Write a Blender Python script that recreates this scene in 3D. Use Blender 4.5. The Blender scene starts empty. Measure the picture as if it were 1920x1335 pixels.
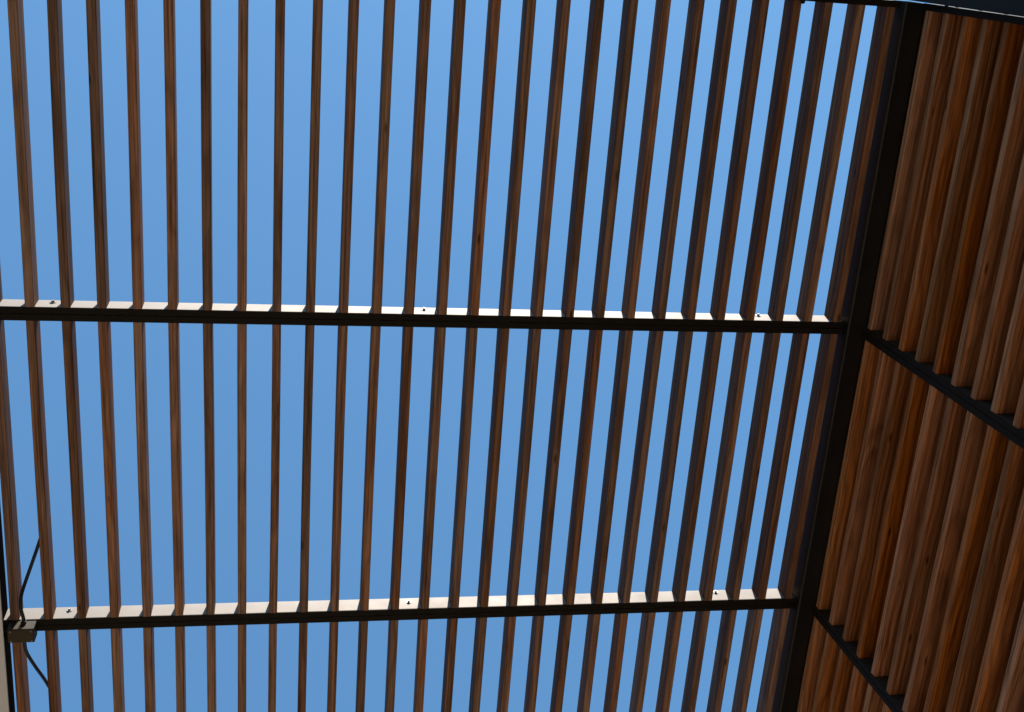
import bpy, bmesh, math, random
from mathutils import Vector, Matrix

# ------------------------------------------------------------------ units
S = 0.1                        # one slat pitch = 10 cm
ZOFF = 5.10                    # height of the roof panels' underside above the ground
def W(x, y, z):
    return Vector((x * S, y * S, z * S + ZOFF))

sc = bpy.context.scene
col = sc.collection

# ------------------------------------------------------------------ camera
cam_d = bpy.data.cameras.new("camera")
cam_d.sensor_fit = 'HORIZONTAL'
cam_d.sensor_width = 36.0
cam_d.lens = 2261.256 / 1920 * 36.0
cam_d.clip_start = 0.05
cam_d.clip_end = 3000
cam = bpy.data.objects.new("camera", cam_d)
col.objects.link(cam)
Rcv = [[0.98156373691614, -0.07621991666968304, -0.17528021757771026],
       [0.012062069707389989, 0.9399226029221724, -0.34117445242922595],
       [0.19075412668038652, 0.33277022826400005, 0.9235133124841939]]
rx, ry, rz = Vector(Rcv[0]), -Vector(Rcv[1]), -Vector(Rcv[2])
m3 = Matrix((rx, ry, rz)).transposed()
cam.matrix_world = Matrix.Translation(W(8.034, -6.710, -34.998)) @ m3.to_4x4()
sc.camera = cam

# ------------------------------------------------------------------ light
SUN = Vector((0.195 * 1.8, -1.0, 1.8)).normalized()      # towards the sun
elev = math.asin(SUN.z)
world = bpy.data.worlds.new("World")
sc.world = world
world.use_nodes = True
wn = world.node_tree.nodes
bg = wn["Background"]
sky = wn.new("ShaderNodeTexSky")
sky.sky_type = 'NISHITA'
sky.sun_disc = False
sky.sun_elevation = elev
sky.sun_rotation = math.atan2(SUN.x, SUN.y)
sky.altitude = 0
sky.air_density = 1.0
sky.dust_density = 0.3
sky.ozone_density = 2.5
tint = wn.new("ShaderNodeMix")
tint.data_type = 'RGBA'; tint.blend_type = 'MULTIPLY'
tint.inputs[0].default_value = 1.0
tint.inputs[7].default_value = (0.65, 0.965, 1.0, 1)
world.node_tree.links.new(sky.outputs[0], tint.inputs[6])
world.node_tree.links.new(tint.outputs[2], bg.inputs[0])
bg.inputs[1].default_value = 0.117
sd = bpy.data.lights.new("sun", 'SUN')
sd.energy = 3.3
sd.angle = math.radians(0.5)
sd.color = (1.0, 0.95, 0.88)
so = bpy.data.objects.new("sun", sd)
so.rotation_euler = SUN.to_track_quat('Z', 'Y').to_euler()
so.location = (0, 0, 20)
col.objects.link(so)
sc.view_settings.view_transform = 'Standard'
sc.view_settings.look = 'None'
sc.view_settings.exposure = 1.0
sc.view_settings.gamma = 1.0

# ------------------------------------------------------------------ materials
def new_mat(name):
    m = bpy.data.materials.new(name)
    m.use_nodes = True
    nt = m.node_tree
    return m, nt, nt.nodes["Principled BSDF"]

class N:
    """small node helper"""
    def __init__(s, nt): s.nt = nt
    def n(s, t, **kw):
        o = s.nt.nodes.new(t)
        for k, v in kw.items(): setattr(o, k, v)
        return o
    def l(s, a, b): s.nt.links.new(a, b)
    def val(s, sock, v):
        if isinstance(v, (int, float)): sock.default_value = v
        else: s.l(v, sock)
    def math(s, op, a, b=0.0, clamp=False):
        o = s.n("ShaderNodeMath", operation=op, use_clamp=clamp)
        s.val(o.inputs[0], a); s.val(o.inputs[1], b)
        return o.outputs[0]
    def noise(s, vec, scale=(1, 1, 1), sc_=1.0, detail=2.0, rough=0.5, dist=0.0):
        mp = s.n("ShaderNodeMapping"); mp.inputs[3].default_value = scale
        s.l(vec, mp.inputs[0])
        o = s.n("ShaderNodeTexNoise")
        o.inputs["Scale"].default_value = sc_; o.inputs["Detail"].default_value = detail
        o.inputs["Roughness"].default_value = rough; o.inputs["Distortion"].default_value = dist
        s.l(mp.outputs[0], o.inputs["Vector"])
        return o.outputs[0]
    def ramp(s, f, stops):
        o = s.n("ShaderNodeValToRGB")
        cr = o.color_ramp
        while len(cr.elements) < len(stops): cr.elements.new(0.5)
        for e, (p, c) in zip(cr.elements, stops):
            e.position = p
            e.color = (c, c, c, 1) if isinstance(c, (int, float)) else (*c, 1)
        s.l(f, o.inputs[0])
        return o.outputs[0]
    def mix(s, f, a, b, mode='MIX'):
        o = s.n("ShaderNodeMix", data_type='RGBA', blend_type=mode)
        s.val(o.inputs[0], f)
        for i, v in ((6, a), (7, b)):
            if isinstance(v, tuple): o.inputs[i].default_value = (*v, 1)
            else: s.l(v, o.inputs[i])
        return o.outputs[2]

def wood_material(name, side, gain, sat):
    m, nt, bs = new_mat(name)
    h = N(nt)
    tc = h.n("ShaderNodeTexCoord"); oi = h.n("ShaderNodeObjectInfo")
    rnd = oi.outputs["Random"]
    mp = h.n("ShaderNodeMapping"); mp.inputs[3].default_value = (10, 10, 10)
    h.l(tc.outputs["Object"], mp.inputs[0])
    def frac(k): return h.math('FRACT', h.math('MULTIPLY', rnd, k))
    r1, r2, r3, r4 = frac(17.3), frac(71.9), frac(133.7), frac(311.1)
    off = h.n("ShaderNodeCombineXYZ")
    h.l(h.math('MULTIPLY', r1, 61.0), off.inputs[0]); h.l(h.math('MULTIPLY', r2, 83.0), off.inputs[1])
    h.l(h.math('MULTIPLY', r3, 47.0), off.inputs[2])
    add = h.n("ShaderNodeVectorMath", operation='ADD')
    h.l(mp.outputs[0], add.inputs[0]); h.l(off.outputs[0], add.inputs[1])
    q = add.outputs[0]                                   # shifted coordinates for noises
    sep = h.n("ShaderNodeSeparateXYZ"); h.l(mp.outputs[0], sep.inputs[0])
    # growth rings round an axis lying outside the slat, running nearly along it
    warp = h.noise(q, (0.7, 0.26, 0.7), 1.0, 3.0, 0.5)
    warp = h.math('MULTIPLY', h.math('SUBTRACT', warp, 0.5), 0.75)
    tiltx = h.math('MULTIPLY', h.math('SUBTRACT', r3, 0.5), 0.12)
    x = h.math('ADD', h.math('ADD', sep.outputs[0], h.math('MULTIPLY', h.math('SUBTRACT', r1, 0.5), 2.4)),
               h.math('MULTIPLY', sep.outputs[1], tiltx))
    z = h.math('ADD', sep.outputs[2], h.math('ADD', h.math('MULTIPLY', h.math('SUBTRACT', r2, 0.5), 3.0), 0.2))
    rad = h.math('SQRT', h.math('ADD', h.math('MULTIPLY', x, x), h.math('MULTIPLY', z, z)))
    rad = h.math('ADD', rad, warp)
    rings = h.math('SINE', h.math('MULTIPLY', rad, 34.0))
    rings = h.math('ADD', h.math('MULTIPLY', rings, 0.5), 0.5)
    rings = h.math('POWER', rings, 1.6)
    streak = h.noise(q, (7.0, 0.13, 7.0), 1.0, 6.0, 0.66, 0.25)
    pores = h.noise(q, (20, 0.30, 20), 1.0, 3.0, 0.6)
    blotch = h.noise(q, (1.3, 0.28, 1.3), 1.0, 3.0, 0.55, 0.4)
    patch = h.ramp(blotch, [(0.34, 0.0), (0.66, 1.0)])
    st = h.ramp(streak, [(0.24, 0.0), (0.78, 1.0)])
    # sheltered colour: red-brown; exposed colour: greyer
    red = h.mix(st, (0.125, 0.032, 0.009), (0.520, 0.180, 0.045))
    red = h.mix(h.math('MULTIPLY', rings, 0.48), red, (0.095, 0.026, 0.008))
    grey = h.mix(st, (0.155, 0.085, 0.050), (0.350, 0.215, 0.135))
    grey = h.mix(h.math('MULTIPLY', rings, 0.30), grey, (0.07, 0.038, 0.022))
    # the outward narrow face (local -Z) has weathered more than the wide ones
    sepn = h.n("ShaderNodeSeparateXYZ"); h.l(tc.outputs["Normal"], sepn.inputs[0])
    face = h.math('MULTIPLY', sepn.outputs[2], -1.0, clamp=True)
    gf = h.math('ADD', h.math('MULTIPLY', face, 0.42), h.math('MULTIPLY', patch, 0.30), clamp=True)
    gf = h.math('ADD', gf, h.math('MULTIPLY', h.math('SUBTRACT', r4, 0.4), 0.35), clamp=True)
    c = h.mix(gf, red, grey)
    # per-board tone
    tone = h.n("ShaderNodeHueSaturation")
    h.l(h.math('ADD', 0.76 * gain, h.math('MULTIPLY', r2, 0.50 * gain)), tone.inputs["Value"])
    h.l(h.math('ADD', 0.90 * sat, h.math('MULTIPLY', r1, 0.2)), tone.inputs["Saturation"])
    h.l(c, tone.inputs["Color"])
    c = tone.outputs[0]
    # shade on the wide faces of roof slats, multiplied into the colour
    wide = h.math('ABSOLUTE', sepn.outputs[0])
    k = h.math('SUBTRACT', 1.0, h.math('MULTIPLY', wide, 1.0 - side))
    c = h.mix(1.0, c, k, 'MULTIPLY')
    pr = h.ramp(pores, [(0.34, 0.30), (0.50, 0.95), (0.70, 1.25)])
    c = h.mix(0.75, c, pr, 'MULTIPLY')
    # small dark knots and checks
    vm = h.n("ShaderNodeMapping"); vm.inputs[3].default_value = (1.6, 0.42, 1.6); h.l(q, vm.inputs[0])
    vo = h.n("ShaderNodeTexVoronoi"); vo.inputs["Scale"].default_value = 1.0
    h.l(vm.outputs[0], vo.inputs["Vector"])
    kn = h.ramp(vo.outputs["Distance"], [(0.035, 0.25), (0.10, 1.0)])
    c = h.mix(1.0, c, kn, 'MULTIPLY')
    h.l(c, bs.inputs["Base Color"])
    bs.inputs["Roughness"].default_value = 0.62
    bs.inputs["Specular IOR Level"].default_value = 0.04
    bmp = h.n("ShaderNodeBump"); bmp.inputs["Strength"].default_value = 0.18
    bmp.inputs["Distance"].default_value = 0.002
    hh = h.math('ADD', h.math('MULTIPLY', rings, -0.5), pores)
    h.l(hh, bmp.inputs["Height"]); h.l(bmp.outputs[0], bs.inputs["Normal"])
    return m

def paint_material(name, base, metallic, rough, dirt=0.25, spec=0.5):
    m, nt, bs = new_mat(name)
    bs.inputs["Specular IOR Level"].default_value = spec
    h = N(nt)
    tc = h.n("ShaderNodeTexCoord"); geo = h.n("ShaderNodeNewGeometry")
    a = h.noise(geo.outputs["Position"], (1, 1, 1), 9.0, 5.0, 0.6)
    b = h.noise(geo.outputs["Position"], (1, 1, 1), 160.0, 2.0, 0.5)
    f = h.ramp(a, [(0.35, 0.0), (0.7, 1.0)])
    c = h.mix(h.math('MULTIPLY', f, dirt), base, tuple(min(1, v * 1.9 + 0.002) for v in base))
    h.l(c, bs.inputs["Base Color"])
    bs.inputs["Metallic"].default_value = metallic
    r = h.math('ADD', rough - 0.09, h.math('MULTIPLY', a, 0.18))
    h.l(r, bs.inputs["Roughness"])
    bmp = h.n("ShaderNodeBump"); bmp.inputs["Strength"].default_value = 0.06
    bmp.inputs["Distance"].default_value = 0.001
    h.l(b, bmp.inputs["Height"]); h.l(bmp.outputs[0], bs.inputs["Normal"])
    return m

def rough_material(name, c1, c2, scale, rough=0.9, bump=0.3):
    m, nt, bs = new_mat(name)
    h = N(nt)
    geo = h.n("ShaderNodeNewGeometry")
    a = h.noise(geo.outputs["Position"], (1, 1, 1), scale, 6.0, 0.65)
    b = h.noise(geo.outputs["Position"], (1, 1, 1), scale * 14, 3.0, 0.6)
    c = h.mix(h.ramp(a, [(0.3, 0.0), (0.7, 1.0)]), c1, c2)
    h.l(c, bs.inputs["Base Color"])
    bs.inputs["Roughness"].default_value = rough
    bmp = h.n("ShaderNodeBump"); bmp.inputs["Strength"].default_value = bump
    bmp.inputs["Distance"].default_value = 0.003
    h.l(b, bmp.inputs["Height"]); h.l(bmp.outputs[0], bs.inputs["Normal"])
    return m

MW = wood_material("roof_hardwood_shaded_sides", 0.47, 1.25, 0.84)  # same wood as the screen; shade of the wide sides put into the colour
MW2 = wood_material("screen_hardwood_bounce_lit", 1.0, 1.42, 0.97)  # same wood as the roof; warm bounced light painted in as brighter, more orange
MP = paint_material("black_matt_paint", (0.0125, 0.0098, 0.0072), 0.0, 0.60, 0.25, 0.12)
MGR = paint_material("shaded_rail_paint", (0.035, 0.031, 0.027), 0.2, 0.55, 0.3, 0.3)  # darker copy of the rail paint; shade of the screen ledges put into it
MFLAT = paint_material("flat_black_paint", (0.008, 0.007, 0.006), 0.0, 0.9, 0.2, 0.0)
MBEAM = paint_material("black_satin_paint", (0.008, 0.0075, 0.007), 0.0, 0.38, 0.3, 0.45)
MWEB = paint_material("bronze_metallic_paint", (0.285, 0.250, 0.218), 0.80, 0.72, 0.12)
MB = paint_material("box_paint", (0.060, 0.045, 0.028), 0.7, 0.44, 0.15)
MZ = paint_material("bolt_metal", (0.30, 0.27, 0.24), 0.75, 0.5, 0.1)
MC = rough_material("black_cable_sheath", (0.012, 0.011, 0.010), (0.022, 0.02, 0.018), 20, 0.5, 0.05)
MG = rough_material("dark_tarmac", (0.040, 0.038, 0.034), (0.065, 0.062, 0.055), 1.2)
MT = rough_material("terrace_paving", (0.43, 0.355, 0.27), (0.54, 0.45, 0.345), 1.2)
MS = rough_material("soffit_paint", (0.82, 0.84, 0.86), (0.86, 0.88, 0.90), 2.5)
MD = rough_material("blocker_wall_dark", (0.06, 0.05, 0.045), (0.10, 0.08, 0.07), 2.5)  # plain dark colour for the added wall behind the screen
MDK = rough_material("light_block_black", (0.012, 0.011, 0.010), (0.02, 0.018, 0.016), 6)  # for the light blocker added behind the screen slats
MR = rough_material("warm_bounce_render", (0.30, 0.235, 0.165), (0.38, 0.30, 0.215), 2.5)  # for the added walls; warm tone throws light onto the slats' room faces

# ------------------------------------------------------------------ mesh helpers
def prism(bm, stations, r=0.03, seg=3):
    """closed rounded-rectangle bar; stations = list of (y, cx, cz, hx, hz, twist), built along Y"""
    rings = []
    for (y, cx, cz, hx, hz, tw) in stations:
        ring = []
        for (sx, sz, a0) in ((1, 1, 0), (-1, 1, 90), (-1, -1, 180), (1, -1, 270)):
            for k in range(seg + 1):
                a = math.radians(a0 + 90 * k / seg)
                px = sx * (hx - r) + r * math.cos(a); pz = sz * (hz - r) + r * math.sin(a)
                c, s = math.cos(tw), math.sin(tw)
                ring.append(bm.verts.new(((cx + px * c - pz * s) * S, y * S, (cz + px * s + pz * c) * S)))
        rings.append(ring)
    n = len(rings[0])
    for a, b in zip(rings, rings[1:]):
        for i in range(n):
            bm.faces.new((a[i], a[(i + 1) % n], b[(i + 1) % n], b[i]))
    bm.faces.new(list(reversed(rings[0]))); bm.faces.new(rings[-1])

def finish(name, bm, mat, parent=None, loc=None):
    bmesh.ops.recalc_face_normals(bm, faces=bm.faces)
    me = bpy.data.meshes.new(name)
    bm.to_mesh(me); bm.free()
    me.materials.append(mat)
    o = bpy.data.objects.new(name, me)
    col.objects.link(o)
    if parent: o.parent = parent
    if loc is not None: o.location = loc
    return o

def bar(name, axis, x0, x1, y0, y1, z0, z1, mat, parent=None, r=0.03, origin=None, seg=3):
    """rounded bar; coordinates in pitches; origin = where the object's own origin goes"""
    bm = bmesh.new()
    L = {'x': (x0, x1), 'y': (y0, y1), 'z': (z0, z1)}[axis]
    c = Vector(((x0 + x1) / 2, (y0 + y1) / 2, (z0 + z1) / 2))
    hl = (L[1] - L[0]) / 2
    if axis == 'y': prism(bm, [(t, 0, 0, (x1 - x0) / 2, (z1 - z0) / 2, 0) for t in (-hl, hl)], r, seg)
    elif axis == 'x':
        prism(bm, [(t, 0, 0, (y1 - y0) / 2, (z1 - z0) / 2, 0) for t in (-hl, hl)], r, seg)
        bmesh.ops.rotate(bm, verts=bm.verts, cent=(0, 0, 0), matrix=Matrix.Rotation(math.radians(-90), 3, 'Z'))
    else:
        prism(bm, [(t, 0, 0, (x1 - x0) / 2, (y1 - y0) / 2, 0) for t in (-hl, hl)], r, seg)
        bmesh.ops.rotate(bm, verts=bm.verts, cent=(0, 0, 0), matrix=Matrix.Rotation(math.radians(90), 3, 'X'))
    return finish(name, bm, mat, parent, c * S if parent else W(*c))

def tag(o, label, cat, group=None, kind=None):
    o["label"] = label; o["category"] = cat
    if group: o["group"] = group
    o["kind"] = kind or "thing"
    return o

def empty(name, loc):
    o = bpy.data.objects.new(name, None)
    o.empty_display_size = 0.1
    col.objects.link(o); o.location = loc
    return o

# ------------------------------------------------------------------ geometry constants (in pitches)
Y1, Y1B, Y2 = 4.583, 4.998, 14.957        # crossbar faces
DY = Y2 - Y1
HW, HT, HS = 0.130, 0.715, 0.735                     # slat half width, slat depth
RW = 0.194                                # width of one frame rail
JT = [0.0, 0.033, 0.039, 0.021, 0.014, 0.01, -0.012, -0.002, -0.01, 0.019, 0.012, 0.014, 0.013, -0.002, 0.001, 0.006, 0.013, 0.007, 0.003, -0.008, 0.007, -0.008, -0.015, 0.0, -0.013, 0.033, 0.0]
J1 = [0.0, 0.001, -0.01, -0.007, -0.014, -0.022, -0.028, -0.03, -0.005, -0.011, -0.016, -0.009, -0.017, -0.006, -0.01, -0.012, 0.005, 0.007, 0.001, -0.003, 0.011, 0.0, -0.001, 0.007, -0.002, -0.002, 0.0]
J2 = [0.0, 0.006, 0.011, 0.007, 0.012, 0.006, -0.006, -0.009, -0.01, -0.014, -0.004, -0.019, -0.007, -0.003, 0.01, 0.015, 0.02, 0.015, 0.01, 0.014, -0.001, 0.002, 0.005, 0.006, 0.007, 0.007, 0.0]
J3 = [-0.006, -0.008, 0.0, -0.014, -0.001, 0.006, 0.006, -0.002, -0.007, 0.009, 0.008, 0.008, 0.0, 0.012, 0.005, -0.001, -0.007, -0.013, -0.019, -0.016, -0.002, -0.019, -0.027, -0.025, -0.034, -0.002, 0.0]
bays = [(Y1B - DY, Y1, JT, J1), (Y1B, Y2, J1, J2), (Y2 + Y1B - Y1, Y2 + DY, J2, J3)]

# ------------------------------------------------------------------ structure: ground, eave, added light-blocking walls
bm = bmesh.new()
bmesh.ops.create_grid(bm, x_segments=8, y_segments=8, size=400)
g = finish("ground", bm, MG, None, (0, 0, 0))
g["kind"] = "structure"
bm = bmesh.new()
bmesh.ops.create_cube(bm, size=1.0, matrix=Matrix.Diagonal((5.0, 9.0, 0.03, 1)))
g = finish("terrace_floor", bm, MT, None, (-0.15, 0.8, 0.015))
g["kind"] = "structure"

bw = bar("house_eave", 'y', -1.7, -0.266, -14, 46, -0.43, -0.352, MS, None, 0.015)
tag(bw, "pale eave soffit board just entering at the lower left corner", "eave")
hw = bar("added_blocker_wall_left", 'y', -16.0, -7.0, -36, 46, -50.9, 4.0, MR, None, 0.02)  # added out of view to block low sky light from the left
tag(hw, "unseen wall added left of the roof panels to block low sky light", "wall")
ew = bar("added_blocker_wall_end", 'x', -16.0, 44.0, -44, -36.5, -50.9, -6.0, MR, None, 0.05)  # added out of view to keep horizon light out at this end
tag(ew, "unseen sand coloured wall added at the sunny end of the terrace to block horizon light", "wall")
ew = bar("added_blocker_wall_end", 'x', -16.0, 44.0, 50.5, 56, -50.9, 2.0, MR, None, 0.05)  # second added end wall, unseen, likewise cuts off horizon light
tag(ew, "unseen sand coloured wall added at the far shaded end of the terrace to block horizon light", "wall")
nb = bar("added_blocker_wall_right", 'y', 44.0, 50.0, -30, 50, -50.9, 6.0, MD, None, 0.05)  # added out of view to hide the bright horizon beyond the screen
tag(nb, "unseen dark wall added behind the slatted screen to block outside light", "wall")

# ------------------------------------------------------------------ panels of slats
def make_slat(parent, xc0, xc1, y0, y1, rng, mat, z0=0.0):
    bm = bmesh.new()
    L = y1 - y0
    bow = rng.uniform(-0.012, 0.012); bz = rng.uniform(-0.012, 0.006)
    t0 = rng.uniform(-0.012, 0.012); t1 = rng.uniform(-0.012, 0.012)
    st = []
    nS = 6
    for i in range(nS + 1):
        t = i / nS
        cx = (xc1 - xc0) * (t - 0.5) + bow * 4 * t * (1 - t)
        st.append(((t - 0.5) * L, cx, bz * 4 * t * (1 - t), HW, HS / 2, t0 + (t1 - t0) * t))
    prism(bm, st, 0.024, 3)
    return finish("slat", bm, mat, parent, Vector(((xc0 + xc1) / 2, (y0 + y1) / 2, z0 + HS / 2)) * S)

def make_bolt(parent, x, y, z, rng):
    """hexagon bolt with washer on a face looking to -Y"""
    bm = bmesh.new()
    bmesh.ops.create_cone(bm, cap_ends=True, segments=6, radius1=0.052 * S, radius2=0.046 * S, depth=0.055 * S,
                          matrix=Matrix.Rotation(math.radians(90), 4, 'X') @ Matrix.Rotation(rng.random(), 4, 'Z'))
    b = finish("bolt", bm, MZ, parent, Vector((x, y - 0.016 - 0.0275, z)) * S)
    bm = bmesh.new()
    bmesh.ops.create_cone(bm, cap_ends=True, segments=24, radius1=0.094 * S, radius2=0.094 * S, depth=0.018 * S,
                          matrix=Matrix.Rotation(math.radians(90), 4, 'X'))
    finish("washer", bm, MZ, b, Vector((0, 0.0275 + 0.007, 0)) * S)
    return b

def panel(name, label, cat, group, root_loc, centres, y0, y1, xa, xb, rng, bolts=(), web=None):
    """frame of two end rails carrying slats; local frame: X across slats, Y along, -Z towards the room"""
    root = empty(name, root_loc)
    tag(root, label, cat, group)
    for ya in (y0 - RW, y1):
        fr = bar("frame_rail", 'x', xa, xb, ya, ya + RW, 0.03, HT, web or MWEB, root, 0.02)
        bar("cover_strip", 'x', -(xb - xa) / 2, (xb - xa) / 2, -RW / 2 - 0.003, RW / 2 + 0.003,
            -0.375, -0.342, MP, fr, 0.012)
    for (c0, c1) in centres:
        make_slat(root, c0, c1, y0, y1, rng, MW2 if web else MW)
    for (bx, bz) in bolts:
        make_bolt(root, bx, y1, bz, rng)
    return root

rng = random.Random(7)
roof_labels = ["slatted timber roof panel at the top of the photo, above the upper crossbar",
               "slatted timber roof panel in the middle of the photo, between the two sunlit crossbars",
               "slatted timber roof panel at the bottom of the photo, below the lower crossbar"]
wall_labels = ["upright slatted timber screen at the upper right, above its first dark diagonal crossbar",
               "upright slatted timber screen at the right, between its two dark diagonal crossbars",
               "upright slatted timber screen in the lower right, below and left of the second diagonal crossbar"]
bolts = [[(1.564, 0.47), (12.472, 0.455), (23.467, 0.52)], [(1.566, 0.50), (12.487, 0.455), (23.455, 0.55)], [(1.57, 0.57), (12.48, 0.56), (23.46, 0.6)]]
for i, (y0, y1, ja, jb) in enumerate(bays):
    cs = [(k + ja[k], k + jb[k]) for k in range(27)]
    p = panel("pergola_panel", roof_labels[i], "roof panel", "slatted roof panels", W(0, 0, 0), cs, y0, y1, -0.334, 26.248, rng, bolts[i])

    if i == 0:
        bm = bmesh.new()
        bmesh.ops.create_cone(bm, cap_ends=True, segments=6, radius1=0.075 * S, radius2=0.055 * S, depth=0.12 * S)
        finish("bolt", bm, MP, p, Vector((23.12, y0 + 0.02, -0.03)) * S)

LEAN = 0.034
for i, (y0, y1, ja, jb) in enumerate(bays):
    cs = []
    for k in range(24):
        a, b = rng.uniform(-0.014, 0.014), rng.uniform(-0.014, 0.014)
        cs.append((0.661 + k + a, 0.661 + k + b))
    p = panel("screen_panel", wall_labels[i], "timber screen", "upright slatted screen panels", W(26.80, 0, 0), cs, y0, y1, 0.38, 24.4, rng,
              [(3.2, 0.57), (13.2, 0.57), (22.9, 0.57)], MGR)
    p.rotation_euler = (0, math.radians(90) - LEAN, 0)
    bar("added_light_block", 'y', 0.45, 24.4, y0 - RW + 0.01, y1 + RW - 0.01, HS + 0.005, HS + 0.06, MDK, p, 0.01)  # added sheet blocking outside light, so undersides darken towards the back
    if i == 0:
        for bx in (1.45, 2.0, 3.2, 4.4):
            bm = bmesh.new()
            bmesh.ops.create_cone(bm, cap_ends=True, segments=6, radius1=0.06 * S, radius2=0.06 * S, depth=0.05 * S,
                                  matrix=Matrix.Rotation(math.radians(90), 4, 'X'))
            finish("bolt", bm, MP, p, Vector((bx, y0 - RW - 0.025, 0.10)) * S)

# ------------------------------------------------------------------ edge beams and post
eb = bar("edge_beam", 'y', 26.252, 26.945, -5.56, 25.6, -0.35, 0.76, MBEAM, None, 0.06, seg=4)
tag(eb, "dark steel beam running diagonally down between the roof slats and the upright screen", "steel beam", "dark steel edge beams")
bar("flashing", 'y', 0.36, 1.2, -15.55, 15.6, -0.545, -0.46, MP, eb, 0.01)
eb2 = bar("edge_beam", 'y', -1.05, -0.338, -5.56, 25.6, -0.35, 0.76, MFLAT, None, 0.06, seg=4)
tag(eb2, "black steel beam edge beside the pale wall at the lower left", "steel beam", "dark steel edge beams")
po = bar("steel_post", 'z', 26.22, 26.90, -6.45, -5.625, -51.0, 0.76, MP, None, 0.03)
tag(po, "dark steel post crossing the very top right corner above the screen", "steel post")

# ------------------------------------------------------------------ junction box and cables
jb = bar("junction_box", 'x', -0.115, 0.655, 14.975, 15.465, -0.505, -0.003, MB, None, 0.03)
tag(jb, "small olive brown junction box fixed under the lower crossbar at the left edge", "junction box")
bar("lid", 'x', -0.36, 0.36, -0.22, 0.22, -0.275, -0.2515, MB, jb, 0.01)
for sx in (-0.31, 0.31):
    for sy in (-0.17, 0.17):
        bm = bmesh.new()
        bmesh.ops.create_cone(bm, cap_ends=True, segments=12, radius1=0.022 * S, radius2=0.030 * S, depth=0.016 * S)
        finish("screw", bm, MZ, jb, Vector((sx, sy, -0.282)) * S)
def tube(name, pts, r, mat, parent=None):
    P = [Vector(p) for p in pts]
    Q = []
    n = len(P)
    for i in range(n - 1):
        p0, p1, p2, p3 = P[max(i - 1, 0)], P[i], P[i + 1], P[min(i + 2, n - 1)]
        for k in range(8):
            t = k / 8
            Q.append(0.5 * ((2 * p1) + (p2 - p0) * t + (2 * p0 - 5 * p1 + 4 * p2 - p3) * t * t + (3 * p1 - p0 - 3 * p2 + p3) * t ** 3))
    Q.append(P[-1])
    bm = bmesh.new(); rings = []
    up = Vector((0.3, 0.1, 1))
    o = P[0]
    for i, q in enumerate(Q):
        d = (Q[min(i + 1, len(Q) - 1)] - Q[max(i - 1, 0)]).normalized()
        a = d.cross(up).normalized(); b = d.cross(a).normalized()
        up = b * -1 if b.dot(up) < 0 else b
        a = d.cross(up).normalized()
        rings.append([bm.verts.new(((q - o) + (a * math.cos(t * math.tau / 14) + up * math.sin(t * math.tau / 14)) * r) * S) for t in range(14)])
    for a, b in zip(rings, rings[1:]):
        for i in range(14): bm.faces.new((a[i], a[(i + 1) % 14], b[(i + 1) % 14], b[i]))
    bm.faces.new(rings[0]); bm.faces.new(list(reversed(rings[-1])))
    for f in bm.faces: f.smooth = len(f.verts) == 4
    return finish(name, bm, mat, parent, W(*o))
c1 = tube("cable", [(0.30, 14.98, -0.16), (0.30, 14.81, -0.15), (0.215, 14.50, -0.03), (0.205, 14.22, 0.14), (0.25, 14.00, 0.38),
                    (0.40, 13.55, 0.62), (0.72, 12.61, 0.765), (0.99, 11.7, 0.785), (1.0, 10.0, 0.785), (1.0, 5.2, 0.785)], 0.056, MC)
tag(c1, "black cable curving up from the junction box over the roof slats", "cable", "cables from the junction box")
c2 = tube("cable", [(0.30, 15.46, -0.22), (0.27, 15.72, -0.08), (0.26, 16.25, 0.16), (0.42, 16.96, 0.45),
                    (0.70, 17.87, 0.765), (0.99, 18.8, 0.785), (1.0, 21.0, 0.785), (1.0, 25.0, 0.785)], 0.056, MC)
tag(c2, "black cable running down from the junction box and behind a roof slat", "cable", "cables from the junction box")
bar("gland", 'y', -0.085, 0.085, -0.10, 0.0, -0.085, 0.085, MC, c1, 0.06)
